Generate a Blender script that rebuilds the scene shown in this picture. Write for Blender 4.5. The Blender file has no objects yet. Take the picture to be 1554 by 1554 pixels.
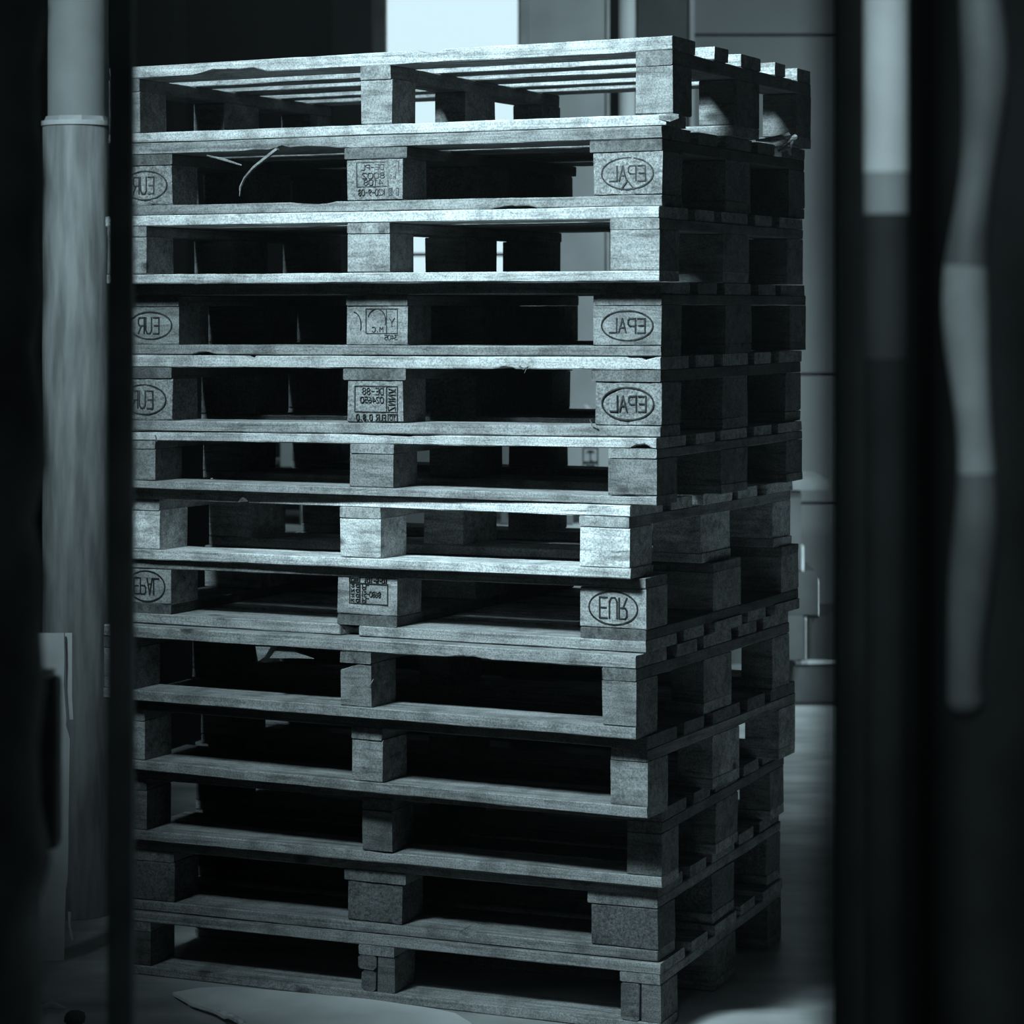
import bpy, bmesh, math, random
from mathutils import Vector, Matrix, noise

# ------------------------------------------------------------------ camera
SC = bpy.context.scene
COL = SC.collection
FPX, CX, HY, CAMZ = 3900.0, 777.0, 465.0, 1.39
cam_d = bpy.data.cameras.new('camera')
cam = bpy.data.objects.new('camera', cam_d)
COL.objects.link(cam)
cam.location = (0, 0, CAMZ)
cam.rotation_euler = (math.pi / 2, 0, 0)
cam_d.sensor_width = 36.0
cam_d.lens = 36.0 * FPX / 1554.0
cam_d.shift_y = -(777.0 - HY) / 1554.0
cam_d.clip_start = 0.05
cam_d.clip_end = 60
cam_d.dof.use_dof = True
cam_d.dof.focus_distance = 5.0
cam_d.dof.aperture_fstop = 5.6
SC.camera = cam

# ------------------------------------------------------------------ world, exposure
w = bpy.data.worlds.new('world')
SC.world = w
w.use_nodes = True
w.node_tree.nodes['Background'].inputs[0].default_value = (0.62, 0.88, 1.0, 1)
w.node_tree.nodes['Background'].inputs[1].default_value = 0.02
vs_ = w.node_tree.nodes.new('ShaderNodeVolumeScatter')      # thin haze added to lift the blacks
vs_.inputs['Density'].default_value = 0.003
w.node_tree.links.new(vs_.outputs[0], w.node_tree.nodes['World Output'].inputs['Volume'])
SC.view_settings.view_transform = 'Standard'
SC.view_settings.look = 'None'
SC.view_settings.exposure = 0.0
SC.view_settings.gamma = 1.0
SC.view_settings.use_curve_mapping = False

# ------------------------------------------------------------------ lights
TINT = (0.66, 0.92, 1.0)


def area(name, loc, aim, sx, sy, power, spread=180, color=TINT):
    d = bpy.data.lights.new(name, 'AREA')
    d.shape = 'RECTANGLE'
    d.size, d.size_y = sx, sy
    d.energy = power
    d.color = color
    d.spread = math.radians(spread)
    o = bpy.data.objects.new(name, d)
    COL.objects.link(o)
    o.location = loc
    v = Vector(aim) - Vector(loc)
    o.rotation_euler = v.to_track_quat('-Z', 'Z').to_euler()
    return o


area('window_daylight', (-1.9, 2.7, 4.0), (0.0, 4.8, 2.2), 1.0, 0.6, 62, 46)
area('roof_light_rear', (2.5, 6.2, 4.6), (0.95, 9.6, 0.4), 0.8, 0.8, 28, 64)
area('pipe_fill', (-0.1, 0.9, 3.3), (0.42, 2.2, 1.5), 0.25, 0.25, 6, 36)  # unseen lamp added to light the foreground pipes
area('fill_behind_camera', (0, -1.5, 4.6), (0, 3.0, 1.0), 2.0, 2.0, 8)  # unseen broad fill added behind the camera to lift the blacks
SC.cycles.max_bounces = 5
SC.cycles.volume_bounces = 0


def at(px, py, Y):
    """world point seen at photo pixel (px, py) at depth Y"""
    return Vector(((px - CX) / FPX * Y, Y, CAMZ + (HY - py) / FPX * Y))


# ------------------------------------------------------------------ materials
def lin(g):
    g = g / 255.0
    return g / 12.92 if g <= 0.04045 else ((g + 0.055) / 1.055) ** 2.4


MATS = {}


def nodes_of(name):
    m = bpy.data.materials.new(name)
    m.use_nodes = True
    nt = m.node_tree
    bs = nt.nodes['Principled BSDF']
    return m, nt, bs


def wood(tone, kind='long'):
    key = ('wood', round(tone, 3), kind)
    if key in MATS:
        return MATS[key]
    m, nt, bs = nodes_of('wood_%s' % kind)
    N, L = nt.nodes, nt.links
    bs.inputs['Roughness'].default_value = 0.85
    bs.inputs['Specular IOR Level'].default_value = 0.15
    tc = N.new('ShaderNodeTexCoord')
    oi = N.new('ShaderNodeObjectInfo')
    mul = N.new('ShaderNodeMath'); mul.operation = 'MULTIPLY'; mul.inputs[1].default_value = 37.0
    L.new(oi.outputs['Random'], mul.inputs[0])
    add = N.new('ShaderNodeVectorMath'); add.operation = 'ADD'
    L.new(tc.outputs['Object'], add.inputs[0]); L.new(mul.outputs[0], add.inputs[1])
    mp = N.new('ShaderNodeMapping')
    sc = {'long': (3, 70, 110), 'cross': (75, 3, 55), 'chip': (150, 150, 170), 'block': (9, 60, 75)}[kind]
    mp.inputs['Scale'].default_value = sc
    L.new(add.outputs[0], mp.inputs['Vector'])
    gn = N.new('ShaderNodeTexNoise')
    gn.inputs['Scale'].default_value = 1.0
    gn.inputs['Detail'].default_value = 5.0
    gn.inputs['Roughness'].default_value = 0.6
    gn.inputs['Distortion'].default_value = 0.6 if kind != 'chip' else 0.0
    L.new(mp.outputs[0], gn.inputs['Vector'])
    r1 = N.new('ShaderNodeValToRGB')
    if kind == 'chip':
        st = [(0.30, 0.35), (0.43, 0.72), (0.56, 1.0), (0.75, 1.25)]
    elif kind == 'cross':
        st = [(0.28, 0.45), (0.46, 0.85), (0.6, 1.05), (0.75, 1.2)]
    else:
        st = [(0.28, 0.4), (0.43, 0.85), (0.56, 1.08), (0.7, 1.3)]
    el = r1.color_ramp.elements
    while len(el) < len(st):
        el.new(0.5)
    for e, (p, v) in zip(el, st):
        e.position = p
        v *= tone
        e.color = (v, v, v, 1)
    L.new(gn.outputs['Fac'], r1.inputs[0])
    # broad stains and dirt
    bn = N.new('ShaderNodeTexNoise')
    bn.inputs['Scale'].default_value = 16.0
    bn.inputs['Detail'].default_value = 6.0
    bn.inputs['Roughness'].default_value = 0.62
    L.new(add.outputs[0], bn.inputs['Vector'])
    r2 = N.new('ShaderNodeValToRGB')
    e2 = r2.color_ramp.elements
    e2[0].position = 0.36; e2[0].color = (0.6, 0.6, 0.6, 1)
    e2[1].position = 0.55; e2[1].color = (1, 1, 1, 1)
    L.new(bn.outputs['Fac'], r2.inputs[0])
    mx = N.new('ShaderNodeMix'); mx.data_type = 'RGBA'; mx.blend_type = 'MULTIPLY'
    mx.inputs['Factor'].default_value = 1.0
    L.new(r1.outputs[0], mx.inputs['A']); L.new(r2.outputs[0], mx.inputs['B'])
    out = mx.outputs['Result']
    # fine grit
    fn = N.new('ShaderNodeTexNoise')
    fn.inputs['Scale'].default_value = 330.0
    fn.inputs['Detail'].default_value = 3.0
    L.new(add.outputs[0], fn.inputs['Vector'])
    rf = N.new('ShaderNodeValToRGB')
    ef = rf.color_ramp.elements
    lo = 0.6 if kind == 'chip' else 0.62
    ef[0].position = 0.36; ef[0].color = (lo, lo, lo, 1)
    ef[1].position = 0.60; ef[1].color = (1.15, 1.15, 1.15, 1)
    L.new(fn.outputs['Fac'], rf.inputs[0])
    mf = N.new('ShaderNodeMix'); mf.data_type = 'RGBA'; mf.blend_type = 'MULTIPLY'
    mf.inputs['Factor'].default_value = 1.0
    L.new(out, mf.inputs['A']); L.new(rf.outputs[0], mf.inputs['B'])
    out = mf.outputs['Result']
    if kind in ('long', 'block', 'cross'):
        # drying cracks and open grain
        mc = N.new('ShaderNodeMapping')
        mc.inputs['Scale'].default_value = (2.2, 26, 26) if kind != 'cross' else (26, 2.2, 26)
        L.new(add.outputs[0], mc.inputs['Vector'])
        cn = N.new('ShaderNodeTexNoise')
        cn.inputs['Scale'].default_value = 1.3; cn.inputs['Detail'].default_value = 4; cn.inputs['Distortion'].default_value = 0.8
        L.new(mc.outputs[0], cn.inputs['Vector'])
        rc = N.new('ShaderNodeValToRGB')
        ec = rc.color_ramp.elements
        ec[0].position = 0.487; ec[0].color = (1, 1, 1, 1)
        ec[1].position = 0.500; ec[1].color = (0.45, 0.45, 0.45, 1)
        e3c = ec.new(0.506); e3c.color = (1, 1, 1, 1)
        L.new(cn.outputs['Fac'], rc.inputs[0])
        mk = N.new('ShaderNodeMix'); mk.data_type = 'RGBA'; mk.blend_type = 'MULTIPLY'
        mk.inputs['Factor'].default_value = 0.8
        L.new(out, mk.inputs['A']); L.new(rc.outputs[0], mk.inputs['B'])
        out = mk.outputs['Result']
    if kind in ('long', 'block'):
        # knots
        mp2 = N.new('ShaderNodeMapping')
        mp2.inputs['Scale'].default_value = (5.0, 9.0, 9.0)
        L.new(add.outputs[0], mp2.inputs['Vector'])
        vo = N.new('ShaderNodeTexVoronoi')
        vo.inputs['Scale'].default_value = 1.0
        L.new(mp2.outputs[0], vo.inputs['Vector'])
        r3 = N.new('ShaderNodeValToRGB')
        e3 = r3.color_ramp.elements
        e3[0].position = 0.05; e3[0].color = (0.3, 0.3, 0.3, 1)
        e3[1].position = 0.12; e3[1].color = (1, 1, 1, 1)
        L.new(vo.outputs['Distance'], r3.inputs[0])
        m3 = N.new('ShaderNodeMix'); m3.data_type = 'RGBA'; m3.blend_type = 'MULTIPLY'
        m3.inputs['Factor'].default_value = 1.0
        L.new(out, m3.inputs['A']); L.new(r3.outputs[0], m3.inputs['B'])
        out = m3.outputs['Result']
    L.new(out, bs.inputs['Base Color'])
    bp = N.new('ShaderNodeBump')
    bp.inputs['Strength'].default_value = 0.7 if kind == 'chip' else 0.45
    bp.inputs['Distance'].default_value = 0.002
    L.new(gn.outputs['Fac'], bp.inputs['Height'])
    L.new(bp.outputs[0], bs.inputs['Normal'])
    MATS[key] = m
    return m


def plain(name, tone, rough=0.7, spec=0.3, metal=0.0, nscale=6.0, namp=0.2, stretch=(1, 1, 1), bump=0.0, tint=(1, 1, 1)):
    key = ('plain', name)
    if key in MATS:
        return MATS[key]
    m, nt, bs = nodes_of(name)
    N, L = nt.nodes, nt.links
    bs.inputs['Roughness'].default_value = rough
    bs.inputs['Specular IOR Level'].default_value = spec
    bs.inputs['Metallic'].default_value = metal
    tc = N.new('ShaderNodeTexCoord')
    mp = N.new('ShaderNodeMapping'); mp.inputs['Scale'].default_value = stretch
    L.new(tc.outputs['Object'], mp.inputs['Vector'])
    gn = N.new('ShaderNodeTexNoise')
    gn.inputs['Scale'].default_value = nscale; gn.inputs['Detail'].default_value = 6
    L.new(mp.outputs[0], gn.inputs['Vector'])
    r = N.new('ShaderNodeValToRGB')
    e = r.color_ramp.elements
    a, b = tone * (1 - namp), tone * (1 + namp)
    e[0].position = 0.35; e[0].color = (a * tint[0], a * tint[1], a * tint[2], 1)
    e[1].position = 0.65; e[1].color = (b * tint[0], b * tint[1], b * tint[2], 1)
    L.new(gn.outputs['Fac'], r.inputs[0])
    L.new(r.outputs[0], bs.inputs['Base Color'])
    if bump:
        bp = N.new('ShaderNodeBump'); bp.inputs['Strength'].default_value = bump
        bp.inputs['Distance'].default_value = 0.01
        L.new(gn.outputs['Fac'], bp.inputs['Height']); L.new(bp.outputs[0], bs.inputs['Normal'])
    MATS[key] = m
    return m


def emit(name, col, strength):
    m, nt, bs = nodes_of(name)
    bs.inputs['Base Color'].default_value = (0.02, 0.02, 0.02, 1)
    bs.inputs['Emission Color'].default_value = (*col, 1)
    bs.inputs['Emission Strength'].default_value = strength
    return m


INK = plain('stamp_ink', 0.03, 0.9, 0.1, nscale=60, namp=0.5)
INK2 = plain('faded_stamp_ink', 0.025, 0.9, 0.1, nscale=60, namp=0.6)

# ------------------------------------------------------------------ mesh helpers


def link(name, bm, mat, parent=None, loc=None, smooth=False):
    me = bpy.data.meshes.new(name)
    bmesh.ops.recalc_face_normals(bm, faces=bm.faces[:])
    bm.to_mesh(me)
    bm.free()
    me.materials.append(mat)
    if smooth:
        for p in me.polygons:
            p.use_smooth = len(p.vertices) == 4
    o = bpy.data.objects.new(name, me)
    COL.objects.link(o)
    if parent is not None:
        o.parent = parent
    if loc is not None:
        o.location = loc
    return o


def tag(o, label=None, cat=None, group=None, kind=None):
    if label: o['label'] = label
    if cat: o['category'] = cat
    if group: o['group'] = group
    if kind: o['kind'] = kind
    return o


def empty(name, loc, rz=0.0):
    o = bpy.data.objects.new(name, None)
    o.empty_display_size = 0.1
    COL.objects.link(o)
    o.location = loc
    o.rotation_euler = (0, 0, rz)
    return o


def box(bm, x0, x1, y0, y1, z0, z1, bev=0.0):
    vs = [bm.verts.new((x, y, z)) for x in (x0, x1) for y in (y0, y1) for z in (z0, z1)]
    f = []
    for q in ((0, 1, 3, 2), (4, 6, 7, 5), (0, 4, 5, 1), (2, 3, 7, 6), (0, 2, 6, 4), (1, 5, 7, 3)):
        f.append(bm.faces.new([vs[i] for i in q]))
    if bev > 0:
        es = list({e for ff in f for e in ff.edges})
        bmesh.ops.bevel(bm, geom=es, offset=bev, segments=2, affect='EDGES', profile=0.6)


def cyl(bm, p0, p1, r0, r1=None, n=24, cap=True):
    r1 = r0 if r1 is None else r1
    p0, p1 = Vector(p0), Vector(p1)
    d = (p1 - p0).normalized()
    a = d.orthogonal().normalized(); b = d.cross(a)
    A = [bm.verts.new(p0 + (a * math.cos(t) + b * math.sin(t)) * r0) for t in [2 * math.pi * i / n for i in range(n)]]
    B = [bm.verts.new(p1 + (a * math.cos(t) + b * math.sin(t)) * r1) for t in [2 * math.pi * i / n for i in range(n)]]
    for i in range(n):
        bm.faces.new((A[i], A[(i + 1) % n], B[(i + 1) % n], B[i]))
    if cap:
        bm.faces.new(A[::-1]); bm.faces.new(B)


def tube(bm, pts, rads, n=16):
    rings = []
    for i, p in enumerate(pts):
        p = Vector(p)
        q = Vector(pts[min(i + 1, len(pts) - 1)]) - Vector(pts[max(i - 1, 0)])
        d = q.normalized()
        a = d.cross(Vector((0.13, 0.98, 0.11))).normalized(); b = d.cross(a)
        rings.append([bm.verts.new(p + (a * math.cos(2 * math.pi * k / n) + b * math.sin(2 * math.pi * k / n)) * rads[i]) for k in range(n)])
    for A, B in zip(rings, rings[1:]):
        for k in range(n):
            bm.faces.new((A[k], A[(k + 1) % n], B[(k + 1) % n], B[k]))
    bm.faces.new(rings[0][::-1]); bm.faces.new(rings[-1])


def timber(bm, axis, a0, a1, b0, b1, z0, z1, seed=0, n=24, bev=0.0018, amp=0.0010, nicks=(), slope=None):
    """a sawn board: runs along `axis` ('x' or 'y') from a0 to a1, cross-section b0..b1 by z0..z1.
    nicks: (position, half-length, depth, which) with which in 'ft','fb' = front upper/lower arris bitten away
    slope(x) -> dz added so that the whole pallet can sit slightly out of level"""
    rnd = random.Random(seed)
    off = Vector((rnd.uniform(-50, 50), rnd.uniform(-50, 50), rnd.uniform(-50, 50)))
    rings = []
    L = a1 - a0
    e0, e1 = rnd.uniform(-0.0025, 0.0025), rnd.uniform(-0.0025, 0.0025)
    ts = [i / n for i in range(n + 1)]
    for (p, h, dep, wh) in nicks:
        for k in (-1.05, -0.8, -0.45, -0.1, 0.25, 0.6, 0.95, 1.08):
            ts.append((p + k * h - a0) / L)
    ts = sorted(t for t in ts if 0 <= t <= 1)
    for t in ts:
        a = a0 + L * t
        prof = [(b0 + bev, z0), (b1 - bev, z0), (b1, z0 + bev), (b1, z1 - bev), (b1 - bev, z1), (b0 + bev, z1), (b0, z1 - bev), (b0, z0 + bev)]
        ring = []
        for k, (b, z) in enumerate(prof):
            q = noise.noise_vector(off + Vector((a * 7.0, b * 9.0 + (k // 2) * 0.7, z * 9.0))) * amp
            qe = noise.noise_vector(off + Vector((a * 60.0, b * 30.0 + k, z * 30.0))) * amp * 0.7
            bb = b + q[1] + qe[1]
            zz = z + (q[2] + qe[2]) * 0.7
            zz = max(z0 - 0.0004, min(z1 + 0.0004, zz))
            for (p, h, dep, wh) in nicks:
                u = abs(a - p) / h
                if u < 1:
                    f = (1 - u ** 2) * (0.7 + 0.6 * noise.noise(off + Vector((a * 90, 0, 3))))
                    if wh == 'fb' and k in (7, 0):
                        zz += dep * f
                        if k == 7: bb += dep * 0.15 * f
                    if wh == 'ft' and k in (5, 6):
                        zz -= dep * f
                    if wh == 'all' and k in (5, 6, 7, 0):
                        bb += dep * f
            aa = a + (qe[0] * 2.0 if t in (0.0, 1.0) else 0.0)
            if axis == 'x':
                x, y = aa, bb
            else:
                x, y = bb, aa
            if slope: zz += slope(x)
            ring.append(bm.verts.new((x, y, zz)))
        rings.append(ring)
    for A, B in zip(rings, rings[1:]):
        for k in range(8):
            bm.faces.new((A[k], A[(k + 1) % 8], B[(k + 1) % 8], B[k]))
    bm.faces.new(rings[0][::-1]); bm.faces.new(rings[-1])


# ------------------------------------------------------------------ stroke lettering (branded stamps)
GL = {
    'E': [[(1, 1), (0, 1), (0, 0), (1, 0)], [(0, .5), (.85, .5)]],
    'P': [[(0, 0), (0, 1), (.8, 1), (1, .88), (1, .6), (.8, .47), (0, .47)]],
    'A': [[(0, 0), (.5, 1), (1, 0)], [(.2, .36), (.8, .36)]],
    'L': [[(0, 1), (0, 0), (1, 0)]],
    'U': [[(0, 1), (0, .2), (.25, 0), (.75, 0), (1, .2), (1, 1)]],
    'R': [[(0, 0), (0, 1), (.8, 1), (1, .88), (1, .6), (.8, .48), (0, .48)], [(.5, .48), (1, 0)]],
    'D': [[(0, 0), (0, 1), (.7, 1), (1, .75), (1, .25), (.7, 0), (0, 0)]],
    'B': [[(0, 0), (0, 1), (.8, 1), (.95, .75), (.75, .5), (0, .5)], [(.75, .5), (1, .25), (.8, 0), (0, 0)]],
    'H': [[(0, 0), (0, 1)], [(1, 0), (1, 1)], [(0, .5), (1, .5)]],
    'T': [[(0, 1), (1, 1)], [(.5, 1), (.5, 0)]],
    'I': [[(.5, 0), (.5, 1)]],
    'K': [[(0, 0), (0, 1)], [(1, 1), (0, .45), (1, 0)]],
    'M': [[(0, 0), (0, 1), (.5, .5), (1, 1), (1, 0)]],
    'N': [[(0, 0), (0, 1), (1, 0), (1, 1)]],
    'C': [[(1, .85), (.75, 1), (.25, 1), (0, .75), (0, .25), (.25, 0), (.75, 0), (1, .15)]],
    'Y': [[(0, 1), (.5, .5), (1, 1)], [(.5, .5), (.5, 0)]],
    'Z': [[(0, 1), (1, 1), (0, 0), (1, 0)]],
    '0': [[(.25, 0), (0, .2), (0, .8), (.25, 1), (.75, 1), (1, .8), (1, .2), (.75, 0), (.25, 0)]],
    '1': [[(.2, .8), (.6, 1), (.6, 0)]],
    '2': [[(0, .85), (.3, 1), (.8, 1), (1, .75), (0, 0), (1, 0)]],
    '3': [[(0, 1), (1, 1), (.5, .58), (1, .4), (.9, .08), (.3, 0), (0, .12)]],
    '4': [[(.75, 0), (.75, 1), (0, .3), (1, .3)]],
    '5': [[(1, 1), (.1, 1), (0, .55), (.7, .58), (1, .3), (.7, 0), (0, .05)]],
    '6': [[(.9, 1), (.2, .75), (0, .25), (.3, 0), (.8, 0), (1, .28), (.7, .52), (.05, .4)]],
    '8': [[(.3, .52), (.05, .75), (.3, 1), (.7, 1), (.95, .75), (.7, .52), (.3, .52), (0, .25), (.3, 0), (.7, 0), (1, .25), (.7, .52)]],
    '9': [[(.1, 0), (.8, .25), (1, .75), (.7, 1), (.2, 1), (0, .72), (.3, .48), (.95, .6)]],
    '-': [[(.1, .5), (.9, .5)]],
    '.': [[(.4, 0), (.6, .08)]],
    ' ': [],
}


def strokes_text(txt, cx, cy, w_, h_, gap=0.28):
    n = len(txt)
    cw = w_ / (n + gap * (n - 1))
    out = []
    for i, ch in enumerate(txt):
        x0 = cx - w_ / 2 + i * cw * (1 + gap)
        for s in GL[ch]:
            out.append([(x0 + p[0] * cw, cy - h_ / 2 + p[1] * h_) for p in s])
    return out


def ellipse(cx, cy, a, b, t0=0, t1=360, n=40):
    return [[(cx + a * math.cos(math.radians(t0 + (t1 - t0) * i / n)), cy + b * math.sin(math.radians(t0 + (t1 - t0) * i / n))) for i in range(n + 1)]]


def rect(x0, y0, x1, y1):
    return [[(x0, y0), (x1, y0), (x1, y1), (x0, y1), (x0, y0)]]


def ribbon(bm, pl, wd, P, depth):
    """pl: 2-D polyline, wd: line width, P(s,t,d) -> 3-D, slightly raised inked line"""
    for (a, b) in zip(pl, pl[1:]):
        dx, dy = b[0] - a[0], b[1] - a[1]
        l = math.hypot(dx, dy)
        if l < 1e-6:
            continue
        ux, uy = dx / l, dy / l
        ex = wd * 0.35
        a2 = (a[0] - ux * ex, a[1] - uy * ex); b2 = (b[0] + ux * ex, b[1] + uy * ex)
        nx, ny = -uy * wd / 2, ux * wd / 2
        top = [(a2[0] + nx, a2[1] + ny), (b2[0] + nx, b2[1] + ny), (b2[0] - nx, b2[1] - ny), (a2[0] - nx, a2[1] - ny)]
        v = [bm.verts.new(P(s, t, depth)) for s, t in top]
        v2 = [bm.verts.new(P(s, t, -0.001)) for s, t in top]
        bm.faces.new(v)
        for i in range(4):
            bm.faces.new((v[i], v2[i], v2[(i + 1) % 4], v[(i + 1) % 4]))


def stamp(block, face, strokes, wd, ink, flip='x', name='stamp', tw=1.0):
    """face = (xc, zc, yfront) in pallet coordinates; flip 'x' mirrors left-right, 'z' upside-down"""
    xc, zc, yf = face
    fx = -1 if flip == 'x' else 1
    fz = -1 if flip == 'z' else 1
    bm = bmesh.new()
    for i, pl in enumerate(strokes):
        big = len(pl) == 5 and pl[0] == pl[-1] or len(pl) > 30 or len(pl) == 2 and abs(pl[0][1] - pl[1][1]) > .03
        ribbon(bm, pl, wd if big else wd * tw, lambda s, t, d: (xc + fx * s, yf - d, zc + fz * t), 0.0011 + 0.00003 * i)
    o = link(name, bm, ink, block)
    return o


# ------------------------------------------------------------------ the room
M_floor = plain('concrete_floor', 0.5, 0.42, 0.4, nscale=3.0, namp=0.35, stretch=(1, 2.5, 1), bump=0.15)
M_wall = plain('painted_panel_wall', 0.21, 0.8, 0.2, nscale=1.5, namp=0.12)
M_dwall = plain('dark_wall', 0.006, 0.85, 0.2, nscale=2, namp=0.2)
M_black = plain('black_painted_steel', 0.16, 0.6, 0.2, nscale=8, namp=0.3)
M_pitch = plain('matt_black_paint', 0.005, 0.8, 0.08, nscale=8, namp=0.3)
M_black2 = plain('blocker_black', 0.02, 0.7, 0.15)
M_frame = plain('grey_window_frame', 0.12, 0.6, 0.3)
YB = 10.0


def struct(name, bm, m, **k):
    return tag(link(name, bm, m, **k), kind='structure')


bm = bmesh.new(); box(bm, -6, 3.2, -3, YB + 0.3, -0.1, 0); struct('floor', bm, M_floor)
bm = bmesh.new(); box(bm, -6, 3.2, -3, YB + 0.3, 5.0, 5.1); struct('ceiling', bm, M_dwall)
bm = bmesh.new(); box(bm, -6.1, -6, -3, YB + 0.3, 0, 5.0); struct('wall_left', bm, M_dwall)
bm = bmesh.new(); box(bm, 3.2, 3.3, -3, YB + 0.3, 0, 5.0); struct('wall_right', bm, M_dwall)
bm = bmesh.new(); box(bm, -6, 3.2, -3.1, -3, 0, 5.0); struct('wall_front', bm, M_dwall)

# back wall: dark masonry left of the window, pale panels right
wx0, wx1 = at(586, 0, YB).x, at(786, 0, YB).x
wz0, wz1 = 1.40, 3.3
px0 = at(1050, 0, YB).x
bm = bmesh.new()
box(bm, -6, wx0, YB, YB + 0.3, 0, 5.0)
box(bm, wx0, wx1, YB, YB + 0.3, 0, wz0)
box(bm, wx0, wx1, YB, YB + 0.3, wz1, 5.0)
box(bm, wx1, px0, YB, YB + 0.3, 0, 5.0)
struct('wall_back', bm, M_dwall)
bm = bmesh.new()
for z0, z1 in ((0, 0.62), (0.63, at(0, 570, YB).z), (at(0, 566, YB).z, at(0, 56, YB).z), (at(0, 52, YB).z, 3.7), (3.72, 5.0)):
    box(bm, px0, 3.2, YB - 0.02, YB + 0.3, z0, z1, 0.004)
struct('wall_back_panel', bm, M_wall)
bm = bmesh.new(); box(bm, px0 - 0.012, px0 + 0.006, YB - 0.06, YB, 0, 5.0); struct('trim_1', bm, plain('pale_trim', 0.5))
# window with bright daylight pane, frame and mullion
bm = bmesh.new()
box(bm, wx0 - 0.045, wx0, YB - 0.05, YB + 0.1, wz0 - 0.04, wz1)
box(bm, wx1, wx1 + 0.03, YB - 0.05, YB + 0.1, wz0 - 0.04, wz1)
box(bm, wx0, wx1, YB - 0.05, YB + 0.1, wz0 - 0.04, wz0)
zm = at(0, 386, YB).z
box(bm, wx0, wx1, YB + 0.045, YB + 0.06, zm - 0.007, zm + 0.007)
xm = at(655, 0, YB).x
box(bm, xm - 0.009, xm + 0.009, YB + 0.02, YB + 0.06, wz0, zm)
wf = struct('window_1', bm, M_frame)
bm = bmesh.new(); box(bm, wx0, wx1, YB + 0.065, YB + 0.075, wz0, wz1)
link('window_pane', bm, emit('daylight_pane', (0.68, 0.915, 0.99), 1.0), wf)
# dark pilaster and dark door leaf left of the window
bm = bmesh.new(); box(bm, at(211, 0, 9.7).x, at(270, 0, 9.7).x, 9.6, YB, 0, 5.0, 0.004); struct('trim_2', bm, plain('pilaster_paint', 0.02, 0.8, 0.2))
bm = bmesh.new(); box(bm, at(505, 0, 9.9).x, at(566, 0, 9.9).x, 9.85, YB, 0, 5.0, 0.004); struct('trim_3', bm, plain('dark_jamb_paint', 0.012, 0.8, 0.2))

# grey cabinet panel right of the window, white pipe, dark door behind it
bm = bmesh.new()
Yc = 9.4
box(bm, at(801, 0, Yc).x, at(921, 0, Yc).x, Yc, Yc + 0.4, 0, 3.2, 0.006)
cb = tag(link('metal_cabinet', bm, plain('grey_cabinet_paint', 0.48, 0.5, 0.4, nscale=5, namp=0.12)),
         'tall grey cabinet standing right of the bright window behind the stack', 'cabinet')
cb.name = 'tall_cabinet'
bm = bmesh.new(); box(bm, at(789, 0, Yc).x, at(801, 0, Yc).x, Yc - 0.02, Yc + 0.3, 0, 3.2, 0.004); link('side_trim', bm, plain('cabinet_trim', 0.5, 0.5), cb)
bm = bmesh.new(); box(bm, at(920, 0, Yc).x, at(925, 0, Yc).x, Yc - 0.01, Yc + 0.2, 0, 3.2, 0.003); link('door_edge', bm, plain('cabinet_trim', 0.5, 0.5), cb)
pr = bmesh.new(); cyl(pr, at(952, 0, 9.5) * 1 - Vector((0, 0, at(952, 0, 9.5).z)), Vector((at(952, 0, 9.5).x, 9.5, 4.99)), 12.5 / FPX * 9.5, cap=False)
tag(link('downpipe', pr, plain('white_pipe_paint', 0.8, 0.4, 0.4, namp=0.05), smooth=True), 'white vertical pipe in front of the dark panel behind the stack', 'pipe')
bm = bmesh.new(); box(bm, at(966, 0, 9.8).x, at(1042, 0, 9.8).x, 9.75, 9.98, 0, 5.0, 0.004); struct('trim_4', bm, plain('dark_panel_paint', 0.08, 0.7, 0.2))

# ------------------------------------------------------------------ the pallet stack
#      Xcorner, Ycorner, yaw   (fitted)      y_top_right, y_top_left(x=205)
IF = [(53, 100, 1022), (190, 217, 1003), (312, 327, 1000), (427, 431, 1000), (541, 538, 1003), (664, 654, 1000),
      (767, 740, 990), (878, 848, 955), (993, 947, 978), (1120, 1061, 965), (1236, 1166, 983), (1346, 1272, 1003),
      (1461, 1381, 1000), (1571, 1491, 1002)]
POSE = [(0.2957, 4.745, 25.2), (0.2759, 4.740, 25.6), (0.2696, 4.715, 25.6), (0.2758, 4.760, 26.0), (0.2743, 4.755, 25.2), (0.2665, 4.745, 26.0), (0.2190, 4.765, 28.0), (0.2491, 4.785, 27.0), (0.2292, 4.755, 26.8), (0.2518, 4.790, 26.3), (0.2843, 4.885, 22.8), (0.2785, 4.915, 22.9), (0.2830, 4.905, 22.6)]


def left_point(X, Y, a):
    # point on the front face line that projects to x = 205
    k = (205 - CX) / FPX
    # X - cos a * s = k (Y + sin a * s)
    s = (X - k * Y) / (math.cos(a) + k * math.sin(a))
    return s, Y + math.sin(a) * s


def iface(i):
    """heights of interface i at the right corner and slope per metre along the front"""
    P = [POSE[j] for j in (i - 1, i) if 0 <= j < 13]
    X = sum(p[0] for p in P) / len(P); Y = sum(p[1] for p in P) / len(P); a = math.radians(sum(p[2] for p in P) / len(P))
    s, YL = left_point(X, Y, a)
    yr, yl, _ = IF[i]
    zr = CAMZ + (HY - yr) / FPX * Y
    zl = CAMZ + (HY - yl) / FPX * YL
    return zr, (zl - zr) / s


def T(g, k=1.0):
    return lin(g) * k


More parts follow.
